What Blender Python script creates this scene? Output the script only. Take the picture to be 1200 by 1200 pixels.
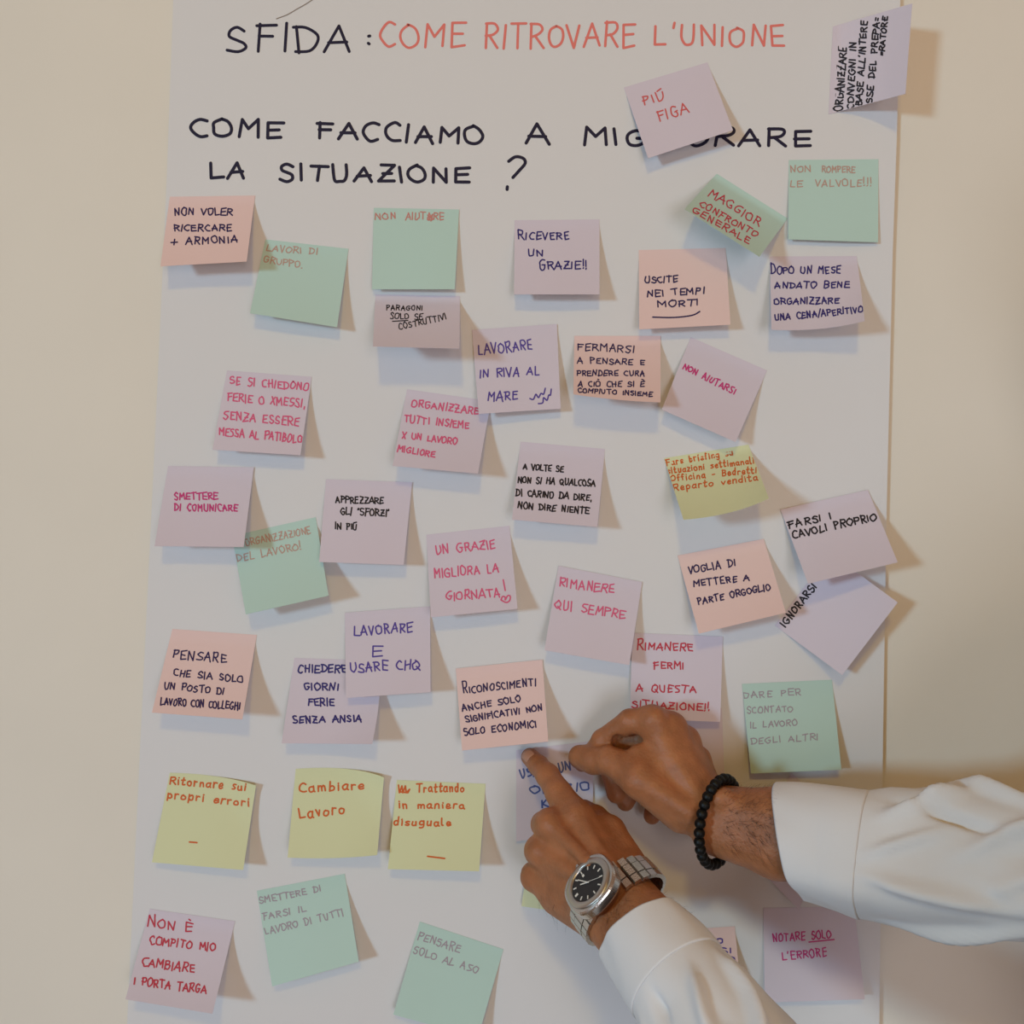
import bpy, math, random
import numpy as np
from mathutils import Vector
for o in list(bpy.data.objects): bpy.data.objects.remove(o)
scn = bpy.context.scene
C = scn.collection
# ------------------------------------------------------------------ camera, light, exposure
CAMZ, CAMD, PITCH = 1.50, 0.90, math.radians(2.3)
FPX = 1184.0
cam = bpy.data.objects.new('camera', bpy.data.cameras.new('camera'))
C.objects.link(cam); scn.camera = cam
cam.data.sensor_width = 36; cam.data.lens = 36 * FPX / 1200; cam.data.clip_start = 0.02
CAM = np.array([0, -CAMD, CAMZ - CAMD * math.tan(PITCH)])
cam.location = CAM; cam.rotation_euler = (math.pi / 2 + PITCH, 0, 0)
scn.view_settings.view_transform = 'Standard'; scn.view_settings.look = 'None'
scn.view_settings.exposure = -0.09; scn.view_settings.gamma = 1.0
w = bpy.data.worlds.new('world'); scn.world = w; w.use_nodes = True
w.node_tree.nodes['Background'].inputs[0].default_value = (1.0, 0.58, 0.38, 1)
w.node_tree.nodes['Background'].inputs[1].default_value = 0.295
def area(name, loc, target, size, power, col):
    l = bpy.data.lights.new(name, 'AREA'); l.size = size; l.energy = power; l.color = col; l.shape = 'DISK'
    o = bpy.data.objects.new(name, l); C.objects.link(o); o.location = loc
    o.rotation_euler = (Vector(target) - Vector(loc)).to_track_quat('-Z', 'Y').to_euler()
    return o
area('ceiling_lamp_light', (-0.08, -2.10, 2.62), (0, 0, 1.45), 0.22, 8.4, (1.0, 0.68, 0.12))
area('window_daylight', (-4.4, -5.2, 1.74), (0, 0, 1.45), 0.85, 192, (0.45, 0.75, 0.95))
area('far_room_light', (1.3, -5.4, 1.45), (0, 0, 1.45), 0.70, 14, (1.0, 0.80, 0.62))
area('low_fill_light', (1.0, -4.0, 0.55), (0, 0, 1.3), 1.5, 35, (0.80, 0.88, 1.0))  # added fill without a real source, brightens the area under the arms

# ------------------------------------------------------------------ helpers
cp, sp = math.cos(PITCH), math.sin(PITCH)
def P(px, py, d=0.0):
    """point d millimetres in front of the wall seen at photograph position px,py (metres out); arrays allowed"""
    px = np.asarray(px, float); py = np.asarray(py, float); d = np.asarray(d, float) / 1000
    rx = (px - 600) / FPX; ru = (600 - py) / FPX
    dx = rx; dy = cp - ru * sp; dz = sp + ru * cp
    t = (-d - CAM[1]) / dy
    return np.stack([CAM[0] + t * dx, -d + 0 * t, CAM[2] + t * dz], -1)
def link(name, verts, faces, mat=None, parent=None, smooth=False):
    me = bpy.data.meshes.new(name)
    me.from_pydata([tuple(map(float, v)) for v in verts], [], [tuple(int(i) for i in f) for f in faces])
    if mat: me.materials.append(mat)
    if smooth: me.polygons.foreach_set('use_smooth', [True] * len(me.polygons))
    if smooth == 2:                                                  # sheet: crisp rim
        cnt = {}
        for f in faces:
            for k in range(len(f)): e = tuple(sorted((int(f[k]), int(f[k - 1])))); cnt[e] = cnt.get(e, 0) + 1
        for e in me.edges: e.use_edge_sharp = cnt.get(tuple(sorted(e.vertices)), 0) == 1
    me.update()
    o = bpy.data.objects.new(name, me); C.objects.link(o)
    if parent: o.parent = parent; o.matrix_parent_inverse = parent.matrix_basis.inverted()
    return o
def empty(name, loc):
    o = bpy.data.objects.new(name, None); C.objects.link(o); o.location = tuple(map(float, loc)); o.empty_display_size = .02
    return o
def tag(o, label=None, cat=None, group=None, kind=None):
    if label: o['label'] = label
    if cat: o['category'] = cat
    if group: o['group'] = group
    if kind: o['kind'] = kind
    return o
def mat(name, col, rough=.8, metal=0, bump=0, bscale=200, var=0, vscale=20, sss=0, coat=0, col2=None, spec=.5, trans=0):
    m = bpy.data.materials.new(name); m.use_nodes = True
    nt = m.node_tree; b = nt.nodes['Principled BSDF']
    c = tuple(col) + (1,)
    b.inputs['Base Color'].default_value = c; b.inputs['Roughness'].default_value = rough; b.inputs['Metallic'].default_value = metal
    b.inputs['Specular IOR Level'].default_value = spec
    if sss:
        b.inputs['Subsurface Weight'].default_value = sss; b.inputs['Subsurface Radius'].default_value = (1, .35, .2); b.inputs['Subsurface Scale'].default_value = .004
    if coat: b.inputs['Coat Weight'].default_value = coat
    if trans: b.inputs['Transmission Weight'].default_value = trans
    tc = nt.nodes.new('ShaderNodeTexCoord')
    if var or col2:
        n = nt.nodes.new('ShaderNodeTexNoise'); n.inputs['Scale'].default_value = vscale; n.inputs['Detail'].default_value = 5
        nt.links.new(tc.outputs['Object'], n.inputs['Vector'])
        r = nt.nodes.new('ShaderNodeValToRGB')
        r.color_ramp.elements[0].position = .35; r.color_ramp.elements[1].position = .65
        r.color_ramp.elements[0].color = tuple(x * (1 - var) for x in col) + (1,)
        r.color_ramp.elements[1].color = (tuple(col2) if col2 else tuple(min(1, x * (1 + var)) for x in col)) + (1,)
        nt.links.new(n.outputs['Fac'], r.inputs['Fac']); nt.links.new(r.outputs['Color'], b.inputs['Base Color'])
    if bump:
        n2 = nt.nodes.new('ShaderNodeTexNoise'); n2.inputs['Scale'].default_value = bscale; n2.inputs['Detail'].default_value = 4
        nt.links.new(tc.outputs['Object'], n2.inputs['Vector'])
        bp = nt.nodes.new('ShaderNodeBump'); bp.inputs['Strength'].default_value = bump; bp.inputs['Distance'].default_value = .001
        nt.links.new(n2.outputs['Fac'], bp.inputs['Height']); nt.links.new(bp.outputs['Normal'], b.inputs['Normal'])
    return m
def lin(r, g, b):
    f = lambda c: ((c / 255 + .055) / 1.055) ** 2.4 if c > 10 else c / 255 / 12.92
    return (f(r), f(g), f(b))
def nrm(v): v = np.asarray(v, float); return v / np.linalg.norm(v)

M = dict(
    wall=mat('cream_wall_paint', (.76, .71, .63), .9, bump=.15, bscale=90, var=.015, vscale=6),
    poster=mat('white_flipchart_paper', (.70, .69, .70), .75, bump=.08, bscale=40),
    floor=mat('oak_floor', lin(150, 120, 90), .5, var=.12, vscale=9),
    pink=mat('peach_note_paper', (.78, .575, .55), .8, spec=.3),
    green=mat('green_note_paper', (.48, .65, .59), .8, spec=.3),
    lilac=mat('lilac_note_paper', (.65, .58, .66), .8, spec=.3),
    yellow=mat('yellow_note_paper', (.67, .69, .43), .8, spec=.3),
    shirt=mat('white_shirt_cotton', (.70, .705, .73), .85, bump=.5, bscale=55),
    skin=mat('skin', (.36, .14, .058), .5, bump=.6, bscale=380, var=.13, vscale=70, sss=.25, spec=.4),
    nail=mat('fingernail', (.45, .22, .14), .35),
    hair=mat('dark_hair', lin(50, 34, 26), .5),
    steel=mat('brushed_steel', lin(200, 198, 194), .25, 1, bump=.1, bscale=900),
    polish=mat('polished_steel', lin(220, 218, 214), .1, 1),
    bezel=mat('brushed_bezel', (.50, .48, .45), .3, 1, bump=.15, bscale=1500),
    dial=mat('black_watch_dial', lin(26, 27, 31), .35),
    white=mat('white_lume', lin(225, 225, 220), .4),
    bead=mat('black_bead', (.002, .002, .002), .45, spec=.25, bump=.4, bscale=500),
    trouser=mat('dark_trouser_cloth', lin(40, 44, 58), .9, bump=.2, bscale=500),
    shoe=mat('brown_shoe_leather', lin(70, 46, 32), .4),
    eye=mat('eye_white', lin(230, 225, 220), .2), iris=mat('brown_iris', lin(50, 32, 20), .2), lip=mat('lip', lin(170, 100, 88), .5),
    button=mat('white_button', lin(235, 235, 232), .3),
)
INK = {k: mat('ink_' + k, lin(*c), .6, spec=.3) for k, c in dict(
    navy=(48, 36, 84), black=(36, 32, 40), red=(206, 96, 96), brown=(186, 150, 138), blue=(50, 42, 112), violet=(84, 66, 150),
    magenta=(196, 62, 126), rose=(214, 92, 132), orange=(206, 98, 44), grey=(162, 150, 160), crimson=(190, 58, 78), steelblue=(84, 96, 150),
    crease_tone=(140, 128, 118), title=(24, 20, 52), titlered=(226, 122, 114), russet=(196, 130, 122)).items()}

# ------------------------------------------------------------------ single-stroke handwriting
F = {}
def g(ch, w_, s): F[ch] = (w_, [(st.startswith('~'), np.array([[float(c) for c in p.split(',')] for p in st.strip('~').split()])) for st in s.split(';')])
g('A', 8, '0,0 4,10 8,0;1,3.6 7,4'); g('B', 7, '1,0 1,10;~1,10 5,9.5 6,7.5 4,5.5 1,5.2;~1,5.2 5.5,5 7,2.8 5,.5 1,0')
g('C', 7, '~7,9 4.5,10 1.5,8 .5,5 1.5,2 4,0 7,.6'); g('D', 8, '1.4,0 1.2,10;~0,9.8 4,9.8 7.5,7 7.6,3.5 5,.6 .6,0')
g('E', 7, '7,9.8 1,9.6 1,0 7,.3;1,5 6,5.2'); g('F', 7, '1.4,0 1.4,10;.4,9.7 7,10;1.2,5.3 6,5.6')
g('G', 8, '~7,8.8 4.5,10 1.5,8 .5,4.5 2,1 4.5,0 7,1.5 7.2,4.5;7.4,4.5 4.5,4.5'); g('H', 8, '1,0 1,10;7,0 7,10;1,5 7,5.4')
g('I', 2, '1,0 1,10'); g('L', 6.5, '1,10 .8,0 6.5,.4'); g('M', 9, '.6,0 1,10 4.5,4.5 8,10 8.5,0'); g('N', 8, '1,0 1,10 7,0 7,10')
g('O', 8, '~4.2,10 1,8 .3,5 1.2,1.5 4,0 7,1.8 7.7,5 6.8,8.5 3.8,10'); g('P', 7, '1,0 1,10;~.4,9.8 5.5,9.7 6.8,7.5 5,5.3 1,4.8')
g('Q', 8.5, '~4.2,10 1,8 .3,5 1.2,1.5 4,0 7,1.8 7.7,5 6.8,8.5 3.8,10;4.8,3 8.4,-1'); g('R', 7.5, '1,0 1,10;~.4,9.8 5.5,9.7 6.8,7.5 5,5.3 1,4.8;3,5 7.4,0')
g('S', 7, '~6.5,9 4,10 1.5,8.8 1.5,6.5 4,5.2 6.5,3.8 6.5,1.5 4,0 .8,1'); g('T', 8, '0,10 8,10;4,10 4,0')
g('U', 8, '~1,10 1,4 2,.6 4,0 6,.8 7,4 7,10'); g('V', 7, '0,10 3.5,0 7,10'); g('X', 7, '.5,0 6.5,10;.5,10 6.5,0')
g('Z', 7.5, '.5,10 7,10 .5,0 7.5,.2;2,5 6,5.2'); g('K', 7, '1,0 1,10;6.5,10 1,4.5 7,0'); g('W', 9, '0,10 2.2,0 4.5,8 6.8,0 9,10')
g('!', 2, '1.2,12 1,3.4;1,.6 1,0'); g('?', 6, '~.3,8 2,10 5,9.6 5.6,7.6 4,5.4 2.2,3.2;.8,.2 .8,-.2'); g('.', 2, '1,.3 1.1,0'); g(',', 2, '1.4,1 .4,-2.4')
g(':', 2, '1,6 1,6.3;1,1.6 1,1.9'); g("'", 2, '1.3,11 .8,8.4'); g('"', 3, '.8,11 .6,8.6;2.4,11 2.2,8.6'); g('+', 7, '0,5 7,5;3.5,1.5 3.5,8.5')
g('-', 5, '.5,4.6 4.5,4.8'); g('=', 5, '.5,6 4.5,6.2;.5,3.4 4.5,3.6'); g('/', 4, '0,-1.5 4,11.5'); g(' ', 6.5, '0,0 0,0')
F['È'] = (7, F['E'][1] + [(False, np.array([[2.6, 13.4], [5, 11.6]]))]); F['Ù'] = (8, F['U'][1] + [(False, np.array([[2, 12.2], [6.5, 12.8]]))]); F['Ò'] = (8, F['O'][1] + [(False, np.array([[3, 13.4], [5.4, 11.8]]))])
g('a', 6, '~5,5 3,6 .8,4.4 .8,1.4 2.6,0 4.8,1.6;5,6 5,1 6,0'); g('b', 6, '1,11 1,0;~1,4.4 3.4,6 5.4,4 4.6,.8 2.6,0 1,1'); g('c', 5.5, '~5,5 3,6 .8,4 .8,1.6 2.8,0 5.2,1')
g('d', 6, '~5,5 3,6 .8,4.4 .8,1.4 2.6,0 4.8,1.6;5,11 5,0'); g('e', 5.5, '~1,3 4.8,3.4 4.4,5.6 2.4,6 .8,3.8 1.2,1 3,0 5.4,1.2'); g('f', 5, '~4.6,10 2.8,10.6 2,8.6 2,0;.4,5.6 4,5.8')
g('g', 6, '~5,5 3,6 .8,4.4 1,1.6 3,.8 5,2.4;~5,6 5,-1.6 3.4,-3.8 .8,-3'); g('i', 2.4, '1,6 1.2,0;1,8.4 1.1,8.9'); g('l', 3, '~1,11 .9,2 1.4,.2 2.6,.4')
g('m', 8.5, '1,6 1,0;~1,4 2.6,6 4.2,5 4.3,0;~4.3,4 6,6 7.6,5 7.8,0'); g('n', 6, '1,6 1,0;~1,4 3,6 4.8,5 5.2,0'); g('o', 6, '~3,6 .8,4.6 .8,1.4 3,0 5.2,1.6 5.2,4.6 2.8,6')
g('p', 6, '1,6 .8,-3.6;~1,4.4 3.4,6 5.4,4 4.6,.8 2.6,0 1,1'); g('r', 5, '1,6 1,0;~1,3.8 2.4,5.8 4.6,5.6'); g('s', 5, '~4.6,5.4 2.6,6 1,4.8 2.6,3.2 4.4,1.8 3,0 .6,.6')
g('t', 5, '~2.2,10 2,1.4 3,0 4.6,.8;.2,6.4 4.4,6.6'); g('u', 6, '~1,6 1,1.4 2.6,0 4.6,1.6 5,6;5,6 5.2,0'); g('v', 5.5, '.4,6 2.8,0 5,6'); g('z', 5, '.6,6 4.6,6 .4,0 5,.2')

def smooth(pts):
    out = []
    n = len(pts)
    for i in range(n - 1):
        p0, p1, p2, p3 = pts[max(i - 1, 0)], pts[i], pts[i + 1], pts[min(i + 2, n - 1)]
        for t in np.linspace(0, 1, 5)[:-1]:
            out.append(.5 * (2 * p1 + (p2 - p0) * t + (2 * p0 - 5 * p1 + 4 * p2 - p3) * t * t + (3 * p1 - p0 - 3 * p2 + p3) * t ** 3))
    out.append(pts[-1]); return np.array(out)
LAY = [0]
def ribbon(pl, wd, V, Fc):
    """2-D ribbon with round caps of width wd along pl"""
    k = [0]
    for i in range(1, len(pl)):
        if np.linalg.norm(pl[i] - pl[k[-1]]) > 1e-3: k.append(i)
    pl = pl[k]
    if len(pl) < 2: pl = np.array([pl[0], pl[0] + [wd * .2, 0]])
    segs = [[pl[0]]]
    for i in range(1, len(pl)):                                   # break at sharp corners, resample long runs
        a, b = pl[i - 1], pl[i]
        n = max(1, int(np.linalg.norm(b - a) / 4))
        for t in range(1, n + 1): segs[-1].append(a + (b - a) * t / n)
        if i < len(pl) - 1:
            u, v = nrm(b - a), nrm(pl[i + 1] - b)
            if np.dot(u, v) < .45: segs.append([b])
    for s in segs:
        if len(s) < 2: continue
        s = np.array(s); t = np.gradient(s, axis=0); t /= np.linalg.norm(t, axis=1)[:, None] + 1e-9
        nn = np.stack([-t[:, 1], t[:, 0]], 1) * wd / 2
        v0 = len(V); b0 = len(V)
        for i in range(len(s)): V.append(s[i] + nn[i]); V.append(s[i] - nn[i])
        for i in range(len(s) - 1): Fc.append((b0 + 2 * i, b0 + 2 * i + 1, b0 + 2 * i + 3, b0 + 2 * i + 2))
        for e, sg in ((0, -1), (len(s) - 1, 1)):
            c0 = len(V); V.append(s[e] + nn[e])
            for a in np.linspace(math.pi / 2, -math.pi / 2, 6)[1:-1]: V.append(s[e] + sg * t[e] * math.cos(a) * wd / 2 + nn[e] * math.sin(a))
            V.append(s[e] - nn[e]); Fc.append(tuple(range(c0, len(V))) if sg > 0 else tuple(range(c0, len(V)))[::-1])
        LAY[0] = (LAY[0] + 1) % 7
        for i in range(v0, len(V)): V[i] = np.array([V[i][0], V[i][1], LAY[0] * .022])
def layout(text, a, b, h, wd, rnd, V, Fc, big=0, jit=.4):
    a = np.array(a, float); b = np.array(b, float)
    adv = [F[ch][0] + 2.3 for ch in text]; tot = sum(adv) - 2.3
    ex = (b - a) / tot; ey = nrm(np.array([(b - a)[1], -(b - a)[0]])) * h / 10
    x = 0
    for i, ch in enumerate(text):
        sc = big / h if (i == 0 and big) else 1 + rnd.uniform(-.1, .1)
        dy = rnd.uniform(-.5, .5); sl = rnd.uniform(-.06, .1)
        if ch != ' ':
            for cur, pts in F[ch][1]:
                q = pts + np.array([[rnd.uniform(-jit, jit), rnd.uniform(-jit, jit)] for _ in pts])
                if cur: q = smooth(q)
                q = q * np.array([1, sc]) + np.array([x, dy]); q[:, 0] += sl * q[:, 1]
                ribbon(a + q[:, :1] * ex + q[:, 1:] * ey, wd, V, Fc)
        x += adv[i]

# ------------------------------------------------------------------ wall, floor, poster
tag(link('wall_back', [(-3.4, 0, 0), (3.4, 0, 0), (3.4, 0, 2.7), (-3.4, 0, 2.7), (-3.4, .1, 0), (3.4, .1, 0), (3.4, .1, 2.7), (-3.4, .1, 2.7)],
     [(0, 1, 2, 3), (5, 4, 7, 6), (4, 5, 1, 0), (3, 2, 6, 7), (4, 0, 3, 7), (1, 5, 6, 2)], M['wall']), kind='structure')
tag(link('floor', [(-3.4, -4.2, -.05), (3.4, -4.2, -.05), (3.4, .1, -.05), (-3.4, .1, -.05), (-3.4, -4.2, 0), (3.4, -4.2, 0), (3.4, .1, 0), (-3.4, .1, 0)],
     [(4, 5, 6, 7), (3, 2, 1, 0), (0, 1, 5, 4), (1, 2, 6, 5), (2, 3, 7, 6), (3, 0, 4, 7)], M['floor']), kind='structure')

def edges(py):
    return np.interp(py, [-150, 0, 220, 550, 880, 1200, 1400], [210, 203, 195, 180, 164, 149, 140]), np.interp(py, [-150, 0, 160, 300, 600, 850, 1150, 1400], [1058, 1055, 1051, 1046, 1039, 1035, 1031, 1028])
def pdepth(px, py):
    px = np.asarray(px, float); py = np.asarray(py, float)
    l, r = edges(py); u = np.clip((px - l) / (r - l), 0, 1)
    t = np.clip((u - .86) / .14, 0, 1)
    return 1.0 + 4.2 * t * t + .5 * np.sin(px / 130 + py / 210) * np.clip(u * 1.5, 0, 1) + .5
V, Fc = [], []
NU, NV = 60, 70
for j in range(NV + 1):
    py = -140 + 1520 * j / NV; l, r = edges(py)
    for i in range(NU + 1):
        px = l + (r - l) * i / NU; V.append(P(px, py, pdepth(px, py)))
for j in range(NV):
    for i in range(NU):
        a = j * (NU + 1) + i; Fc.append((a, a + NU + 1, a + NU + 2, a + 1))
poster = link('poster_sheet', V, Fc, M['poster'], smooth=2)
sm = poster.modifiers.new('thickness', 'SOLIDIFY'); sm.thickness = .0002; sm.offset = -1
tag(poster, 'large white flipchart sheet on the cream wall with a handwritten title, covered in notes', 'poster')
rnd = random.Random(4)
def lettering(name, lines, ink, wd, jit=.35):
    for ln in lines:
        V, Fc = [], []
        layout(ln[0], ln[1], ln[2], ln[3], wd, rnd, V, Fc, jit=jit)
        V = np.array(V); link(name, P(V[:, 0], V[:, 1], pdepth(V[:, 0], V[:, 1]) + .12 + V[:, 2]), Fc, INK[ink], poster)
lettering('lettered_word', [('SFIDA', (264, 60), (409, 60), 30), (':', (428, 56), (434, 56), 20)], 'title', 3.5)
lettering('lettered_word', [('COME', (445, 55), (545, 56), 28), ('RITROVARE', (567, 57), (744, 54), 27), ("L'UNIONE", (765, 53), (919, 54), 23)], 'titlered', 3.0)
lettering('lettered_word', [('COME', (223, 160), (330, 161), 19), ('FACCIAMO', (371, 162), (566, 170), 20), ('A', (617, 168), (644, 169), 22), ('MIGLIORARE', (684, 170), (950, 171), 19),
    ('LA', (246, 209), (286, 208), 19), ('SITUAZIONE', (326, 212), (550, 214), 18), ('?', (592, 221), (614, 222), 36)], 'title', 3.8)
V, Fc = [], []; ribbon(smooth(np.array([(324, 22.), (337, 17), (349, 10), (358, 5), (367, -1)])), 1.2, V, Fc); V = np.array(V)  # crease in the sheet, its shade painted as a thin coloured ribbon
link('crease_line', P(V[:, 0], V[:, 1], pdepth(V[:, 0], V[:, 1]) + .12 + V[:, 2]), Fc, INK['crease_tone'], poster)

# ------------------------------------------------------------------ sticky notes
SIZE = .0775
def note(label, colour, cor, ink, lines, layer=0, L=None, extra=(), wd=1.7, bow=None, curl=None, jit=.8, seed=0):
    """cor: tl, tr, br, bl as seen; the top edge is glued, the bottom edge stands off the sheet"""
    tl, tr, br, bl = [np.array(c, float) for c in cor]
    def base(p): return float(pdepth(p[0], p[1])) + .35 + .5 * layer
    def solve(a, b):
        A = P(a[0], a[1], base(a)); lo, hi = 2.0, 74.0
        for _ in range(30):
            mid = (lo + hi) / 2
            if np.linalg.norm(P(b[0], b[1], base(b) + mid) - A) < SIZE * .985: lo = mid
            else: hi = mid
            if abs(P(b[0], b[1], base(b) + mid)[2]) > 9: break
        # length first shrinks then grows with the lift: look for the growing branch
        best = 2.0
        for q in np.arange(2, 74, .5):
            if np.linalg.norm(P(b[0], b[1], base(b) + q) - A) <= SIZE * .985: best = q
        return best
    if L is None:
        a, b = solve(tl, bl), solve(tr, br); a, b = (a * .65 + b * .35), (b * .65 + a * .35)
    else: a, b = L
    nL[label] = (round(a), round(b))
    bow = bow or {}; curl = curl or {}
    z2 = np.zeros(2); bb = np.array(bow.get('bottom', z2), float); bt = np.array(bow.get('top', z2), float); brt = np.array(bow.get('right', z2), float); blf = np.array(bow.get('left', z2), float)
    def pix(u, v):
        u = u[..., None]; v = v[..., None]
        p = (1 - u) * (1 - v) * tl + u * (1 - v) * tr + u * v * br + (1 - u) * v * bl
        return p + 4 * u * (1 - u) * (v ** 2 * bb + (1 - v) ** 2 * bt) + 4 * v * (1 - v) * (u ** 2 * brt + (1 - u) ** 2 * blf)
    def depth(u, v, p):
        t = np.clip((v - .1) / .9, 0, 1); f = t * (.62 + .38 * t)
        d = pdepth(p[..., 0], p[..., 1]) + .35 + .5 * layer + (a * (1 - u) + b * u) * f
        d = d + .6 * np.sin(u * 5 + seed + len(label)) * t
        for k, amt in curl.items():
            s = {'br': u + v - 1.35, 'bl': 1 - u + v - 1.35, 'tr': u - v - .35, 'tl': 1 - u - v - .35}[k]
            d = d + amt * np.clip(s / .65, 0, 1) ** 1.6
        return np.maximum(d, 1.6)
    n = 18
    uu, vv = np.meshgrid(np.linspace(0, 1, n + 1), np.linspace(0, 1, n + 1))
    pp = pix(uu, vv); W = P(pp[..., 0], pp[..., 1], depth(uu, vv, pp)).reshape(-1, 3)
    Fc = [(j * (n + 1) + i, (j + 1) * (n + 1) + i, (j + 1) * (n + 1) + i + 1, j * (n + 1) + i + 1) for j in range(n) for i in range(n)]
    c0 = W[n // 2]; root = empty('sticky_note', c0)
    tag(root, label, 'sticky note', 'sticky notes stuck on the flipchart sheet')
    bpy.context.view_layer.update()
    sh = link('note_sheet', W, Fc, M[colour], root, 2)
    s = sh.modifiers.new('thickness', 'SOLIDIFY'); s.thickness = .00015; s.offset = -1
    V, F2 = [], []; r = random.Random(len(label) * 7 + seed + int(tl[0]))
    for ln in lines: layout(ln[0], ln[1], ln[2], ln[3], wd, r, V, F2, big=ln[4] if len(ln) > 4 else 0, jit=jit)
    for e in extra: ribbon(np.array(e, float), wd, V, F2)
    if V:
        V = np.array(V); lay = V[:, 2]; V = V[:, :2]; u = np.full(len(V), .5); v = np.full(len(V), .5)
        for _ in range(14):
            e = V - pix(u, v); h = 1e-3
            Ju = (pix(u + h, v) - pix(u, v)) / h; Jv = (pix(u, v + h) - pix(u, v)) / h
            det = Ju[:, 0] * Jv[:, 1] - Ju[:, 1] * Jv[:, 0]
            u = u + (e[:, 0] * Jv[:, 1] - e[:, 1] * Jv[:, 0]) / det; v = v + (Ju[:, 0] * e[:, 1] - Ju[:, 1] * e[:, 0]) / det
        u = np.clip(u, .004, .996); v = np.clip(v, .004, .996); p = pix(u, v)
        link('handwriting', P(p[:, 0], p[:, 1], depth(u, v, p) + .14 + lay), F2, INK[ink], root)
    return root
nL = {}
note('lilac note reading PIÙ FIGA, tilted over the word MIGLIORARE', 'lilac', [(731, 102.5), (829, 73), (859, 152.5), (759.5, 185.5)], 'red', [('PIÙ', (754, 123), (778, 117), 10), ('FIGA', (772, 142.5), (807, 131.5), 12)])
note('lilac note turned sideways, ORGANIZZARE in black, overhanging the right edge of the sheet', 'lilac', [(971, 134), (976, 31), (1069, 4), (1061, 110)], 'black',
     [('ORGANIZZARE', (987, 130), (992, 56), 9), ('CONVEGNI IN', (1000, 128), (1003, 50), 7), ("BASE ALL'INTERE", (1010, 124), (1016, 25), 7), ('SSE DEL PREPA=', (1022, 121), (1031, 21), 7), ('=RATORE', (1036, 65), (1040, 20), 6)], wd=1.9, L=(42, 44))
note('green note reading MAGGIOR CONFRONTO GENERALE, tilted steeply below PIÙ FIGA', 'green', [(840, 203.5), (923, 256), (890, 301), (802, 245)], 'crimson',
     [('MAGGIOR', (829, 229), (889, 265), 9), ('CONFRONTO', (819, 241), (886, 278), 7), ('GENERALE', (811, 248), (877, 286), 7)], wd=1.5)
note('green note reading NON ROMPERE LE VALVOLE near the right edge of the sheet', 'green', [(924.5, 187.5), (1029.5, 186.5), (1029, 284), (923.5, 280.5)], 'brown',
     [('NON', (926, 202), (950, 201), 7), ('ROMPERE', (963, 202), (1002, 202), 7), ('LE', (926, 219), (940, 219), 7), ('VALVOLE!!!', (955, 219), (1021, 218), 8)], wd=1.3)
note('peach note reading NON VOLER RICERCARE + ARMONIA, at the top left of the sheet', 'pink', [(199, 230.5), (299, 229), (289, 306.5), (188, 312)], 'navy',
     [('NON VOLER', (204, 252), (272, 252), 8), ('RICERCARE', (204, 270.5), (271, 270.5), 7), ('+ ARMONIA', (201, 287.5), (278, 284), 8)])
note('green note reading LAVORI DI GRUPPO, below and right of NON VOLER RICERCARE', 'green', [(311, 280.5), (408.5, 291.5), (395, 383.5), (293, 367)], 'brown',
     [('LAVORI DI', (312, 294), (372, 298), 7), ('GRUPPO.', (309, 307), (354, 314), 7)], wd=1.3)
note('green note reading NON AIUTARE in faint red, below the question mark line', 'green', [(438, 243.5), (538, 245.5), (533, 339), (436, 339)], 'russet',
     [('NON', (439, 257), (464, 256), 7), ('AIUTARE', (475, 257.5), (520, 257), 8)], wd=1.4, extra=[[(501, 252), (508, 257), (502, 258), (507, 251), (505, 259)]], layer=1)
note('lilac note reading PARAGONI SOLO SE COSTRUTTIVI, just under NON AIUTARE', 'lilac', [(440, 345), (539, 347), (538.5, 408.5), (437, 406)], 'black',
     [('PARAGONI', (452.5, 363.5), (495, 363.5), 5.5), ('SOLO SE', (457, 373), (495, 374.5), 6.5), ('COSTRUTTIVI', (468, 386.5), (523, 374), 7)], extra=[[(460, 376.5), (478, 375.5)]], wd=1.3)
note('lilac note reading RICEVERE UN GRAZIE', 'lilac', [(603, 258), (702.5, 257), (702.5, 345), (602.5, 345)], 'blue',
     [('RICEVERE', (607, 280.5), (667, 280.5), 8, 11), ('UN', (617.5, 300), (637, 300), 8), ('GRAZIE!!', (632, 316), (688, 315), 9, 12)])
note('peach note reading USCITE NEI TEMPI MORTI with an underline', 'pink', [(748.5, 293), (850.5, 290.5), (856, 380.5), (749, 386)], 'navy',
     [('USCITE', (755.5, 331.5), (794, 330), 7), ('NEI TEMPI', (758, 347.5), (825, 344), 7), ('MORTI', (770, 360), (819, 358), 7)], extra=[smooth(np.array([(765, 371.6), (790, 372.), (811, 369.5), (820, 365)]))])
note('lilac note reading DOPO UN MESE ANDATO BENE, its lower right corner curling up', 'lilac', [(902, 300.5), (1004, 300), (1013.5, 376), (904, 386.5)], 'blue',
     [('DOPO UN MESE', (903, 321), (985, 320), 8, 13), ('ANDATO BENE', (908, 338), (995, 337), 7), ('ORGANIZZARE', (907, 356.5), (983, 355.5), 7), ('UNA CENA/APERITIVO', (908, 376), (1011, 366), 7)], bow={'bottom': (3, 4)}, curl={'br': 10})
note('peach note reading FERMARSI A PENSARE, its lower left corner lifted', 'pink', [(673, 393.5), (774, 393.5), (774, 471.5), (672, 462)], 'navy',
     [('FERMARSI', (676.5, 410), (743, 413), 8), ('A PENSARE E', (677, 425), (755, 428), 6), ('PRENDERE CURA', (676, 440), (755, 440.5), 6), ('A CIÒ CHE SI È', (677, 453), (755, 453), 6), ('COMPIUTO INSIEME', (677, 459.5), (764, 464.5), 5)], wd=1.5, layer=1, bow={'bottom': (0, 1.5)})
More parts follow.
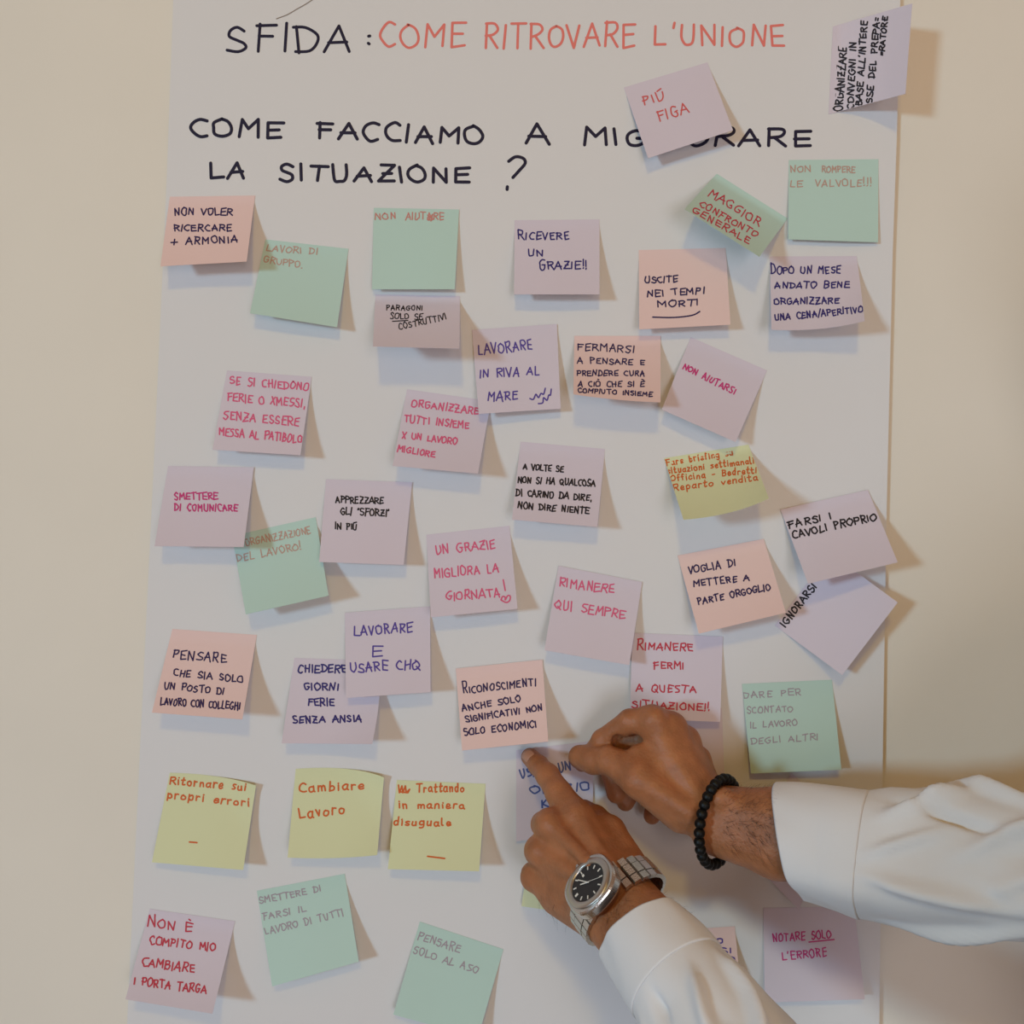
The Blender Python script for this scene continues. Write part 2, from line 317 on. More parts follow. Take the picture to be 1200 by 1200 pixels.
note('lilac note reading NON AIUTARSI in magenta, tilted, right of FERMARSI', 'lilac', [(809.5, 395), (899, 434), (862, 518), (775.5, 480)], 'magenta', [('NON AIUTARSI', (799.5, 432), (860, 462), 7)], L=(20, 24))
note('lilac note reading LAVORARE IN RIVA AL MARE with two drawn birds', 'lilac', [(553, 386.5), (652.5, 379.5), (657, 479), (561, 485)], 'violet',
     [('LAVORARE', (560, 415.5), (624, 409), 11), ('IN RIVA AL', (562, 443), (632, 439.5), 10), ('MARE', (572, 470), (606, 468.5), 11)], layer=2, L=(16, 12),
     extra=[smooth(np.array([(621, 467.), (625, 468), (628, 462), (631, 466), (634, 461), (637, 462), (639, 455)])), smooth(np.array([(631, 473.), (636, 472), (637, 466), (641, 469), (643, 463), (645, 463), (646, 456)]))])
note('lilac note reading SE SI CHIEDONO FERIE in rose ink, four lines filling it', 'lilac', [(266, 434), (365.5, 441.5), (352, 533.5), (249, 527)], 'rose',
     [('SE SI CHIEDONO', (269, 450), (361, 457.5), 9), ('FERIE O XMESSI,', (266, 470), (357, 477), 9), ('SENZA ESSERE', (261.5, 491), (350, 499), 9), ('MESSA AL PATIBOLO', (256.5, 510), (353, 519), 9)])
note('lilac note reading ORGANIZZARE TUTTI INSIEME, tucked under LAVORARE IN RIVA', 'lilac', [(477, 456), (575.5, 470), (560, 555), (460, 546)], 'rose',
     [('ORGANIZZARE', (482, 476.5), (561, 485.5), 8), ('TUTTI INSIEME', (473, 494.5), (549, 502.5), 8), ('X UN LAVORO', (471, 513), (535, 521), 7), ('MIGLIORE', (465.5, 529), (509, 536), 7)])
note('lilac note reading SMETTERE DI COMUNICARE, by the left edge of the sheet', 'lilac', [(197, 546), (297.5, 547.5), (285.5, 641), (181, 640)], 'magenta',
     [('SMETTERE', (204, 585.5), (255, 585.5), 7.5), ('DI COMUNICARE', (204, 598.5), (278, 599), 8)], layer=2)
note('green note reading ORGANIZZAZIONE DEL LAVORO, partly under SMETTERE DI COMUNICARE', 'green', [(272, 628), (370, 606), (385, 698), (288, 720)], 'brown',
     [('ORGANIZZAZIONE', (288, 640), (364, 625), 8), ('DEL LAVORO!', (278, 658), (353, 644), 8)], wd=1.3)
note('lilac note reading APPREZZARE GLI SFORZI IN PIÙ in black', 'lilac', [(382, 561.5), (483, 565), (473, 662), (374, 658.5)], 'black',
     [('APPREZZARE', (393, 589), (449, 590), 7), ('GLI "SFORZI"', (399, 603), (456, 605), 8), ('IN PIÙ', (392.5, 620), (418, 621), 7)], layer=2)
note('lilac note reading A VOLTE SE NON SI HA QUALCOSA in black', 'lilac', [(610, 517.5), (709, 526), (700, 617.5), (600, 609)], 'black',
     [('A VOLTE SE', (613, 550), (660, 553), 6.5), ('NON SI HA QUALCOSA', (607, 565.5), (697, 570), 7), ('DI CARINO DA DIRE,', (604.5, 580.5), (693, 587), 7), ('NON DIRE NIENTE', (606.5, 595.5), (690, 602), 7)])
note('yellow note with orange Fare briefing text, right half of the sheet, curled at the bottom', 'yellow', [(778, 537), (877, 521), (901, 584), (801, 609)], 'orange',
     [('Fare briefing su', (781, 546), (859, 533), 7), ('situazioni settimanali', (782, 555), (884, 543), 7), ('Officina - Bedretti', (786, 564), (887, 554), 7), ('Reparto vendita', (789, 575), (888, 563), 7)], wd=1.5, bow={'bottom': (4, 4)}, curl={'br': 8}, jit=.4)
note('lilac note reading IGNORARSI, tilted on its corner beneath FARSI I CAVOLI', 'lilac', [(908, 733), (973, 648), (1052, 706), (987, 791)], 'black', [('IGNORARSI', (920, 735), (957, 688), 8)], wd=1.9, L=(22, 26))
note('lilac note reading FARSI I CAVOLI PROPRIO, overlapping the right edge of the sheet', 'lilac', [(914.5, 597), (1017, 574), (1052, 659), (947, 684)], 'black',
     [('FARSI I', (924, 619), (975, 608), 8), ('CAVOLI PROPRIO', (929, 631), (1027, 609), 8)], wd=1.9, layer=2, L=(36, 38))
note('peach note reading VOGLIA DI METTERE, left of IGNORARSI', 'pink', [(794, 651), (895, 631.5), (921, 718), (819, 742.5)], 'navy',
     [('VOGLIA DI', (807, 672), (862, 663), 8), ('METTERE A', (813, 687.5), (878, 680), 7), ('PARTE ORGOGLIO', (818, 708.5), (903, 691), 7)], layer=1, L=(30, 34))
note('lilac note reading RIMANERE QUI SEMPRE in rose ink', 'lilac', [(654.5, 663), (752.5, 682), (737.5, 779.5), (638, 762)], 'rose', [('RIMANERE', (655, 687), (719, 695.5), 10), ('QUI SEMPRE', (649, 713), (732, 725), 10)], layer=2)
note('lilac note reading RIMANERE FERMI A QUESTA SITUAZIONE, touched by the upper hand', 'lilac', [(741, 741.5), (847, 746), (844, 846), (738, 842)], 'crimson',
     [('RIMANERE', (746.5, 761), (812, 762.5), 8, 12), ('FERMI', (766, 784), (801, 784), 8), ('A QUESTA', (746, 810), (815, 812), 8), ('SITUAZIONE!!', (740, 829), (831, 833), 8)], layer=1, L=(12, 14))
note('lilac note half hidden behind the upper hand, under RIMANERE FERMI', 'lilac', [(746, 828), (846, 830), (850, 936), (750, 936)], 'crimson', [], L=(4, 4))
note('green note reading DARE PER SCONTATO IL LAVORO DEGLI ALTRI, above the right sleeve', 'green', [(869.5, 801.5), (975, 796.5), (986, 902), (880, 906.5)], 'grey',
     [('DARE PER', (870.5, 818.5), (939, 814.5), 7), ('SCONTATO', (875, 836), (929, 834), 7), ('IL LAVORO', (878.5, 853), (934, 850), 7), ('DEGLI ALTRI', (880, 872), (959, 867), 7)], wd=1.3, L=(12, 16))
note('peach note reading PENSARE CHE SIA SOLO UN POSTO DI LAVORO', 'pink', [(202, 737), (301, 744), (284, 843), (178, 835)], 'navy',
     [('PENSARE', (202, 771), (265, 777), 10), ('CHE SIA SOLO', (203, 791.5), (284, 800), 7.5), ('UN POSTO DI', (192, 807), (262, 814), 7.5), ('LAVORO CON COLLEGHI', (188, 826), (281, 831.5), 8)], L=(30, 32))
note('lilac note reading CHIEDERE GIORNI FERIE SENZA ANSIA, lower right corner curled', 'lilac', [(345, 771), (446, 774), (436, 872), (330, 871)], 'blue',
     [('CHIEDERE', (349, 788), (406, 788), 9), ('GIORNI', (356, 808.5), (396, 809), 8), ('FERIE', (361, 827), (391, 827), 8), ('SENZA ANSIA', (343, 847), (423.5, 846), 7.5)], wd=1.9, L=(22, 22), bow={'right': (3, 0)}, curl={'br': 9})
note('lilac note reading LAVORARE E USARE CHQ, overlapping CHIEDERE GIORNI', 'lilac', [(404, 718), (504, 710.5), (504.5, 811), (405.5, 818)], 'violet',
     [('LAVORARE', (415, 745), (483.5, 739.5), 10), ('E', (436, 768.5), (447.5, 768), 11), ('USARE CHQ', (410, 788.5), (492, 784), 11)], layer=2, L=(22, 24), wd=1.8)
note('lilac note reading UN GRAZIE MIGLIORA LA GIORNATA with a small heart', 'lilac', [(499.5, 626.5), (597, 616), (606.5, 713.5), (505, 723.5)], 'rose',
     [('UN GRAZIE', (510.5, 650.5), (580, 642), 10), ('MIGLIORA LA', (509, 677.5), (584, 670), 10), ('GIORNATA', (523, 703.5), (586, 699.5), 10)],
     extra=[[(589.7, 679.5), (592, 692)], smooth(np.array([(587, 703.), (589, 699), (592, 700), (592, 703), (595, 698), (598, 699), (597, 704), (593, 706), (587, 703)]))])
note('peach note reading RICONOSCIMENTI ANCHE SOLO, above the pointing finger', 'pink', [(534, 783.5), (635.5, 773), (642.5, 869), (541.5, 879.5)], 'navy',
     [('RICONOSCIMENTI', (542.5, 813), (628, 803), 8, 15), ('ANCHE SOLO', (541.5, 833.5), (610.5, 822), 7), ('SIGNIFICATIVI NON', (545.8, 846.5), (635.5, 832.5), 7), ('SOLO ECONOMICI', (544, 862), (628.5, 852), 8)], layer=2, L=(24, 30))
note('lilac note being pinched and pressed to the sheet by both hands', 'lilac', [(605, 879), (696, 868), (694, 975), (605, 986)], 'steelblue',
     [('USARE UN', (610, 912), (669, 902), 10), ('ORARIO', (622, 930), (690, 926), 9), ('K', (635, 946), (642, 945), 8)], L=(5, 5), wd=2)
note('lilac note mostly hidden behind the right forearm', 'lilac', [(880, 1008), (927, 905), (985, 958), (936, 1066)], 'black', [('I', (903, 1024), (906, 1020), 6)], L=(6, 8), wd=2.6)
note('lilac note reading NOTARE SOLO L\'ERRORE, below the right sleeve', 'lilac', [(894.5, 1064), (1001, 1062), (1013.5, 1171), (896, 1175)], 'magenta',
     [('NOTARE SOLO', (906, 1104), (974, 1099), 9), ("L'ERRORE", (917, 1125), (969, 1120), 9)], extra=[[(948, 1104), (977.5, 1101)]], L=(10, 14), wd=1.6)
note('peach note peeking out from behind the lower sleeve', 'pink', [(762, 1092), (861, 1085.5), (870, 1178), (770, 1184)], 'violet',
     [('ANDANDO', (790, 1108), (847, 1105.5), 6), ('RIPOSI', (800, 1119), (858, 1116.5), 6), ('MENO', (815, 1127), (861, 1129), 7)], extra=[[(850, 1137), (868, 1128)]], L=(24, 26))
note('yellow note hidden behind the lower hand, only a sliver showing', 'yellow', [(626, 966), (722, 982), (708, 1076), (611, 1062)], 'orange', [], L=(5, 6))
note('yellow note reading Ritornare sui propri errori, upper right corner curled', 'yellow', [(199, 905.5), (300, 920.5), (285, 1019.5), (178, 1010.5)], 'orange',
     [('Ritornare sui', (198.5, 918.5), (288, 926.5), 9), ('propri errori', (195.5, 934.5), (292, 945), 9)], wd=1.9, extra=[[(222, 986.7), (230.7, 987.5)]], L=(14, 20), curl={'tr': 6}, bow={'top': (5, -3)}, jit=.4)
note('yellow note reading Cambiare Lavoro', 'yellow', [(346.5, 901), (450, 911), (442, 1002), (337, 1005)], 'orange', [('Cambiare', (350.5, 928.5), (426.5, 924.5), 10), ('Lavoro', (350.5, 959.5), (404, 953), 11)], wd=2, L=(20, 22), bow={'top': (8, -5), 'bottom': (2, 2)}, curl={'tr': 7, 'br': 5}, jit=.4)
note('yellow note reading Trattando in maniera disuguale', 'yellow', [(465, 914), (569, 918.5), (561.5, 1021), (454.5, 1018.5)], 'orange',
     [('Trattando', (488, 928), (544, 928), 9), ('in maniera', (466.5, 947), (544, 947.5), 8), ('disuguale', (461, 967), (528, 968), 8)], wd=1.9,
     extra=[[(467, 920), (468, 929), (471, 921), (472, 929), (475, 921), (476, 929), (480, 925), (478, 929), (469, 928)], [(501, 1003.5), (521, 1006)]], L=(20, 26), jit=.4)
note('lilac note reading NON È COMPITO MIO CAMBIARE, bottom left of the sheet', 'lilac', [(175.5, 1065), (275.5, 1079.5), (249, 1188), (147, 1171)], 'crimson',
     [('NON È', (172.5, 1085), (225, 1092.5), 10, 14), ('COMPITO MIO', (175, 1106.5), (252, 1115), 9), ('CAMBIARE', (166, 1132), (227.5, 1140), 10), ('I PORTA TARGA', (156.5, 1153.5), (241, 1164.5), 9)], wd=1.8, L=(30, 34))
note('green note reading SMETTERE DI FARSI IL LAVORO, tilted, bottom of the sheet', 'green', [(301, 1044), (404, 1024), (420.5, 1127), (319, 1156)], 'grey',
     [('SMETTERE DI', (304, 1059), (376, 1044.5), 7), ('FARSI IL', (308, 1078), (358.5, 1068), 7), ('LAVORO DI TUTTI', (311, 1095.5), (402.5, 1073), 8)], wd=1.4, L=(16, 18))
note('green note reading PENSARE SOLO, lowest on the sheet at the bottom edge of the photo', 'green', [(492, 1080), (590, 1112.5), (560, 1216), (461, 1189)], 'grey',
     [('PENSARE', (489, 1101), (538, 1116), 9), ('SOLO AL ASO', (483.5, 1116), (559, 1141), 8)], wd=1.4, L=(10, 14))
print('LIFTS', nL)
#@@HANDS@@
# ------------------------------------------------------------------ the person: two arms reaching in from the right
def surface_nets(fn, lo, hi, h):
    lo = np.array(lo, np.float32); n = np.ceil((np.array(hi) - lo) / h).astype(int) + 1
    ax = [lo[i] + h * np.arange(n[i], dtype=np.float32) for i in range(3)]
    D = np.empty(tuple(n), np.float32)
    for i in range(0, n[0], 24):
        X, Y, Z = np.meshgrid(ax[0][i:i + 24], ax[1], ax[2], indexing='ij')
        D[i:i + 24] = fn(np.stack([X, Y, Z], -1))
    S = D < 0
    c = [S[a:n[0] - 1 + a, b:n[1] - 1 + b, e:n[2] - 1 + e] for a in (0, 1) for b in (0, 1) for e in (0, 1)]
    cnt = sum(x.astype(np.int8) for x in c); act = (cnt > 0) & (cnt < 8)
    ids = -np.ones(act.shape, int); idx = np.argwhere(act); ids[act] = np.arange(len(idx))
    acc = np.zeros((len(idx), 3)); num = np.zeros(len(idx))
    off = [(a, b, e) for a in (0, 1) for b in (0, 1) for e in (0, 1)]
    for p in range(8):
        for q in range(p + 1, 8):
            if sum(abs(off[p][k] - off[q][k]) for k in range(3)) != 1: continue
            i0 = idx + off[p]; i1 = idx + off[q]
            d0 = D[i0[:, 0], i0[:, 1], i0[:, 2]]; d1 = D[i1[:, 0], i1[:, 1], i1[:, 2]]
            m = (d0 < 0) != (d1 < 0); t = np.where(m, d0 / np.where(d0 - d1 == 0, 1, d0 - d1), 0)
            acc += np.where(m[:, None], np.array(off[p]) + t[:, None] * (np.array(off[q]) - np.array(off[p])), 0); num += m
    V = lo + h * (idx + acc / num[:, None])
    Fs = []
    for a in range(3):
        b, e = (a + 1) % 3, (a + 2) % 3
        sl0 = [slice(None)] * 3; sl1 = [slice(None)] * 3; sl0[a] = slice(0, n[a] - 1); sl1[a] = slice(1, n[a])
        ch = S[tuple(sl0)] != S[tuple(sl1)]; I = np.argwhere(ch)
        ok = (I[:, b] > 0) & (I[:, e] > 0) & (I[:, b] < n[b] - 1) & (I[:, e] < n[e] - 1); I = I[ok]
        eb = np.zeros(3, int); eb[b] = 1; ee = np.zeros(3, int); ee[e] = 1
        q = [ids[tuple((I - x).T)] for x in (eb + ee, ee, 0 * eb, eb)]
        Q = np.stack(q, 1); ins = S[tuple(I.T)]
        Q[~ins] = Q[~ins][:, ::-1]; Fs.append(Q)
    return V, np.concatenate(Fs)
def cone(p, a, b, ra, rb):
    a = np.asarray(a, np.float32); ba = np.asarray(b, np.float32) - a
    t = np.clip(((p - a) @ ba) / max(float(ba @ ba), 1e-9), 0, 1)
    return np.linalg.norm(p - a - t[..., None] * ba, axis=-1) - (ra + (rb - ra) * t) / 1000
def smin(a, b, k):
    k = k / 1000; h = np.clip(.5 + .5 * (b - a) / k, 0, 1)
    return b + (a - b) * h - k * h * (1 - h)
def crease(d, p, c, t, offs, amp):
    r2 = ((p - c.astype(np.float32)) ** 2).sum(-1); a = (p - c.astype(np.float32)) @ t.astype(np.float32)
    for o in offs: d = d + amp * np.exp(-((a - o * .001) / .0007) ** 2) * np.exp(-r2 / .013 ** 2)
    return d
def chain(p, pts, k=3):
    d = None
    for (a, ra), (b, rb) in zip(pts[:-1], pts[1:]):
        c = cone(p, a, b, ra, rb); d = c if d is None else smin(d, c, k)
    return d
def J(px, py, d, r): return (P(px, py, d), r)

person = empty('person', (.74, -.46, 0))
tag(person, 'person in a white shirt reaching in from the right with both hands on a note', 'person')
bpy.context.view_layer.update()

# --- joints in metres
R_EL, R_SH = np.array([.412, -.188, 1.243]), np.array([.72, -.30, 1.42])
L_EL, L_SH = np.array([.215, -.338, 1.080]), np.array([.50, -.44, 1.32])
WR = P(838, 961, 78); AR = nrm(R_EL - WR)
BR = nrm(np.array([.18, 0, .98]) - AR * np.dot(AR, [.18, 0, .98])); NR = np.cross(BR, AR); NR = NR if NR[1] < 0 else -NR
def DL(d): return 10 + (d - 10) * 1.0
WL = P(716, 1053, DL(130)); NL0 = nrm([-.56, -.64, .52]); AL = nrm(L_EL - WL)
NLv = nrm(NL0 - AL * np.dot(NL0, AL)); BL = np.cross(NLv, AL); BL = BL if BL[0] > 0 else -BL
mm = .001
def right_arm(p):
    W = WR
    palm = None
    mcp = [J(764, 845, 54, 12.5), J(786, 853, 50, 12.5), J(803, 868, 42, 11.5), J(817, 890, 32, 10.5)]
    root = [W + BR * 14 * mm - AR * 8 * mm, W + BR * 7 * mm - AR * 8 * mm, W - AR * 8 * mm - NR * 2 * mm, W - BR * 5 * mm - AR * 6 * mm - NR * 6 * mm]
    root = [W + BR * 9 * mm - AR * 6 * mm, W + BR * 4 * mm - AR * 6 * mm, W + BR * 5 * mm - AR * 6 * mm - NR * 8 * mm, W + BR * 3 * mm - AR * 4 * mm - NR * 12 * mm]
    for r0, m in zip(root, mcp):
        c = cone(p, r0, m[0], 15, m[1]); palm = c if palm is None else smin(palm, c, 8)
    # forearm
    E = R_EL
    for s in (1, -1):
        c = cone(p, W + BR * s * 9 * mm, W + AR * .05 + BR * (s * 11 - 4) * mm, 18.5, 22); palm = smin(palm, c, 10)
        c = cone(p, W + AR * .05 + BR * (s * 11 - 4) * mm, W + AR * .12 + BR * (s * 8 - 4) * mm, 22, 20); palm = smin(palm, c, 10)
    # thenar and thumb
    th = chain(p, [J(800, 950, 74, 18), J(750, 913, 70, 15.5), J(716, 891, 50, 12), J(696, 890, 37, 12), J(680, 887, 26, 10.4)], 4)
    f1 = chain(p, [mcp[0], J(738, 845, 49, 9.8), J(706, 867, 34, 8.9), J(690, 889, 17, 8.2), J(682, 895, 10, 7.2)], 3)
    f2 = chain(p, [mcp[1], J(744, 872, 24, 9.8), J(716, 902, 15, 8.8), J(722, 930, 22, 8)], 3)
    f3 = chain(p, [mcp[2], J(772, 892, 18, 9.4), J(745, 915, 14, 8.4), J(733, 940, 20, 7.4)], 3)
    f4 = chain(p, [mcp[3], J(794, 914, 16, 8.2), J(768, 938, 14, 7.6), J(764, 956, 24, 7)], 3)
    fi = smin(smin(f2, f3, 1.5), f4, 1.5)
    palm = smin(palm, chain(p, [J(750, 886, 58, 10), J(772, 898, 62, 14), J(800, 925, 66, 16)], 6), 8)
    base = smin(palm, fi, 5); d = smin(smin(base, f1, 6), smin(base, th, 7), 1.5)
    hol = smin(cone(p, P(722, 867, 95), P(724, 868, 43), 5.6, 5), cone(p, P(722, 867, 70), P(703, 871, 52), 5.2, 1.6), 2)
    d = -smin(-d, hol, 3)
    d = smin(d, chain(p, [J(744, 866, 28, 11), J(722, 868, 24, 11), J(700, 880, 24, 9)], 3), 2)
    d = smin(d, cone(p, P(764, 845, 62), P(767, 842, 63), 8.5, 8.5), 6)
    d = smin(d, cone(p, P(768, 856, 62), P(822, 940, 89), 4, 5), 8)          # tendon to the index knuckle
    d = smin(d, cone(p, P(757, 918, 80), P(806, 950, 92), 5, 7), 9)          # thumb tendon
    d = smin(d, cone(p, P(844, 935, 96), P(850, 932, 96), 6, 6), 9)
    d = crease(d, p, P(714, 889, 58), nrm(P(676, 885, 25) - P(745, 905, 66)), (-3, 0, 3), .0005)
    d = crease(d, p, P(704, 870, 44), nrm(P(704, 872, 36) - P(745, 853, 52)), (-3, 0, 3), .0004)
    return d
def left_arm(p):
    W = WL; palm = None
    mcp = [J(676, 958, DL(84), 12.9), J(645, 967, DL(88), 12.9), J(633, 997, DL(84), 12.1), J(627, 1028, DL(74), 11.1)]
    root = [W + BL * 13 * mm - AL * 8 * mm, W + BL * 5 * mm - AL * 8 * mm, W - BL * 4 * mm - AL * 8 * mm, W - BL * 12 * mm - AL * 6 * mm]
    for r0, m in zip(root, mcp):
        c = cone(p, r0, m[0], 16, m[1]); palm = c if palm is None else smin(palm, c, 8)
    for s in (1, -1):
        c = cone(p, W + BL * s * 11.5 * mm, W + AL * .05 + BL * (s * 10.5 + 1) * mm, 19.5, 20.5); palm = smin(palm, c, 10)
        c = cone(p, W + AL * .05 + BL * (s * 10.5 + 1) * mm, W + AL * .12 + BL * s * 8 * mm, 20.5, 20); palm = smin(palm, c, 10)
    f1 = chain(p, [mcp[0], J(655, 930, DL(64), 10.9), J(642, 909, DL(46), 9.9), J(631, 897, DL(28), 8.6), J(621, 887, DL(10.5), 7.9)], 3)
    f2 = chain(p, [mcp[1], J(637, 966, DL(50), 10.3), J(655, 985, DL(28), 9.1), J(672, 996, DL(40), 8.1)], 3)
    f3 = chain(p, [mcp[2], J(630, 995, DL(46), 10.1), J(648, 1012, DL(27), 8.9), J(664, 1020, DL(40), 8.1)], 3)
    f4 = chain(p, [mcp[3], J(624, 1024, DL(42), 9.1), J(644, 1036, DL(27), 8.1), J(658, 1042, DL(38), 7.5)], 3)
    th = chain(p, [J(736, 1018, DL(112), 16.1), J(713, 976, DL(82), 13.6), J(697, 960, DL(52), 11.1), J(684, 950, DL(32), 9.5)], 4)
    hyp = cone(p, P(655, 1050, DL(84)), P(700, 1075, DL(118)), 15.5, 17.5)
    fi = smin(smin(f2, f3, 1.2), f4, 1.2)
    d = smin(palm, hyp, 9); d = smin(d, fi, 4); d = smin(d, f1, 6); d = smin(d, th, 8)
    for a, b in (((676, 955, 95), (716, 1020, 142)), ((646, 966, 99), (704, 1026, 146)), ((634, 998, 95), (696, 1038, 142))):
        d = smin(d, cone(p, P(a[0], a[1], DL(a[2])), P(b[0], b[1], DL(b[2])), 4, 5), 8)
    for q in ((675, 955, 92), (643, 965, 96), (631, 997, 92)):
        d = smin(d, cone(p, P(q[0], q[1], DL(q[2])), P(q[0] + 2, q[1] + 2, DL(q[2])), 8, 8), 6)
    d = crease(d, p, P(642, 909, DL(54)), nrm(P(631, 897, DL(28)) - P(660, 935, DL(66))), (-4.5, -1.5, 1.5, 4), .0007)
    d = crease(d, p, P(631, 896, DL(34)), nrm(P(621, 887, 10) - P(642, 909, DL(46))), (-1.2, 1.4), .0005)
    return d
def lim(pts, pad):
    a = np.array(pts); return a.min(0) - pad, a.max(0) + pad
def smooth_mesh(V, Fq, it=2, lam=.5):
    E = np.concatenate([Fq[:, [0, 1]], Fq[:, [1, 2]], Fq[:, [2, 3]], Fq[:, [3, 0]]]); n = len(V)
    E = np.concatenate([E, E[:, ::-1]]); cnt = np.bincount(E[:, 0], minlength=n)[:, None]
    for _ in range(it):
        s = np.stack([np.bincount(E[:, 0], weights=V[E[:, 1], k], minlength=n) for k in range(3)], 1)
        V = V * (1 - lam) + lam * s / np.maximum(cnt, 1)
    return V
def arm_mesh(fn, pts, W, A, cut, h=.0016):
    lo, hi = lim(pts, .03)
    def f(p): return np.maximum(fn(p), (p - (W + A * cut).astype(np.float32)) @ A.astype(np.float32))
    V, Q = surface_nets(f, lo, hi, h); return smooth_mesh(V, Q), Q
VR, QR = arm_mesh(right_arm, [P(660, 880, 5), P(760, 810, 70), P(840, 1010, 110), WR + AR * .12, P(740, 960, 5)], WR, AR, .12)
VL, QL = arm_mesh(left_arm, [P(605, 880, 0), P(600, 1090, 60), P(760, 930, 60), WL + AL * .11], WL, AL, .11)

# head, neck and the body inside the clothes
HC = np.array([.60, -.375, 1.585]); FW = nrm([-.70, .66, -.22]); UP = nrm(np.array([0, 0, 1.]) - FW * -.22); SD = np.cross(FW, UP)
def hp(f, s, u): return HC + (FW * f + SD * s + UP * u) * mm
PEL = np.array([.74, -.46, .90]); CH = np.array([.63, -.37, 1.30])
def head_body(p):
    d = cone(p, hp(-18, 0, 22), hp(16, 0, 26), 80, 76)
    d = smin(d, cone(p, hp(20, 0, -10), hp(48, 0, -72), 62, 34), 30)
    d = smin(d, cone(p, hp(82, 0, 8), hp(97, 0, -26), 7, 11), 10)             # nose
    for s in (1, -1):
        d = smin(d, cone(p, hp(84, 14 * s, 22), hp(74, 44 * s, 24), 9, 9), 10)   # brow
        d = smin(d, cone(p, hp(68, 40 * s, -18), hp(50, 52 * s, -14), 14, 14), 16)
        d = smin(d, cone(p, hp(-6, 74 * s, 12), hp(-2, 72 * s, -22), 12, 8), 6)  # ears
        d = -smin(-d, cone(p, hp(92, 31 * s, 6), hp(92, 34 * s, 6), 11, 11), 8)
    d = smin(d, cone(p, hp(84, -16, -54), hp(84, 16, -54), 7, 7), 8)
    d = smin(d, cone(p, hp(-18, 0, -40), (L_SH + R_SH) / 2 + np.array([.01, -.005, .04]), 56, 62), 25)
    d = smin(d, cone(p, L_SH, R_SH, 50, 50), 40)
    d = smin(d, cone(p, CH, PEL, 100, 100), 40)
    for sh, el, w in ((R_SH, R_EL, WR), (L_SH, L_EL, WL)):
        d = smin(d, cone(p, sh, el, 44, 32), 20); d = smin(d, cone(p, el, el + .7 * (w - el), 30, 20), 10)
    return d
lo, hi = lim([HC, PEL, L_EL, R_EL, WL, WR, CH], .13)
VB, QB = surface_nets(head_body, lo, hi, .0075); VB = smooth_mesh(VB, QB, 2)
V = np.concatenate([VR, VL, VB]); Q = np.concatenate([QR, QL + len(VR), QB + len(VR) + len(VL)])
body = link('body', V, Q, M['skin'], person, True)

# fingernail of the pressing index finger
def patch(name, c, n, u, w_, l_, rad, parent, m):
    """small curved plate: centre c, outward n, long axis u"""
    n = nrm(n); u = nrm(u - n * np.dot(u, n)); s = np.cross(n, u); Vv = []; Ff = []; K = 10
    for j in range(K + 1):
        for i in range(K + 1):
            a = (i / K - .5) * 2; b = (j / K - .5) * 2
            k = (1 - .22 * max(0, abs(b) - .35) ** 2 * 2)
            x = a * w_ / 2 * k; Vv.append(c + s * x + u * b * l_ / 2 - n * (x * x / (2 * rad) + (b * l_ / 2) ** 2 / (6 * rad)))
    for j in range(K):
        for i in range(K): q = j * (K + 1) + i; Ff.append((q, q + 1, q + K + 2, q + K + 1))
    o = link(name, Vv, Ff, m, parent, True); s_ = o.modifiers.new('t', 'SOLIDIFY'); s_.thickness = .0006; s_.offset = 0
    return o
tipv = nrm(P(621, 887, 10.5) - P(631, 897, DL(28))); nn = nrm(CAM - P(624, 889, 15)); nn = nrm(nn + np.array([-.45, 0, .35])); nn = nrm(nn - tipv * np.dot(nn, tipv) * .9)
patch('fingernail', P(624.5, 890, DL(18)) + nn * .0086, nn, tipv, .0105, .012, .007, body, M['nail'])
# eyes
for s in (1, -1):
    o = None
    Vs, Qs = surface_nets(lambda p: cone(p, hp(72, 32 * s, 6), hp(78, 32.1 * s, 6), 12.5, 12.5), hp(72, 32 * s, 6) - .018, hp(72, 32 * s, 6) + .018, .003)
    e = link('eye', Vs, Qs, M['eye'], body, True); e.data.materials.append(M['iris'])
    for f in e.data.polygons:
        c = np.array(f.center) - hp(72, 32 * s, 6)
        if c @ nrm(FW - UP * .1) > .0108: f.material_index = 1
# hair on the forearms: fine strands rooted on the skin
rr = random.Random(9); Vh, Fh = [], []
def strands(VA, W, A, B, N, lo_, hi_, count, side):
    rel = VA - W; t = rel @ A; ok = (t > lo_) & (t < hi_) & (((rel - np.outer(t, A)) @ side) > .006)
    ii = np.nonzero(ok)[0]
    for _ in range(count):
        i = ii[rr.randrange(len(ii))]; r0 = VA[i]; o = nrm(rel[i] - A * t[i]); tan = nrm(np.cross(o, A))
        dirn = nrm(A * rr.uniform(.3, 1) + tan * rr.uniform(-.9, .5) + o * .25); L = rr.uniform(.006, .013); b0 = len(Vh); s = nrm(np.cross(dirn, o)) * .00009
        for q in range(4):
            c = r0 + dirn * L * q / 3 + o * .0016 * math.sin(q / 3 * 2.4); k = 1 - q / 3.2
            Vh.append(c + s * k); Vh.append(c - s * k)
        for q in range(3): Fh.append((b0 + 2 * q, b0 + 2 * q + 1, b0 + 2 * q + 3, b0 + 2 * q + 2))
strands(VR, WR, AR, BR, NR, .010, .047, 400, nrm(NR + BR * .6))
strands(VL, WL, AL, BL, NLv, .018, .06, 260, nrm(NLv + BL * .4))
strands(VL, WL, AL, BL, NLv, -.05, -.012, 60, nrm(NLv - BL * .6))
ah = link('arm_hair', Vh, Fh, M['hair'], body); tag(ah, kind='stuff')
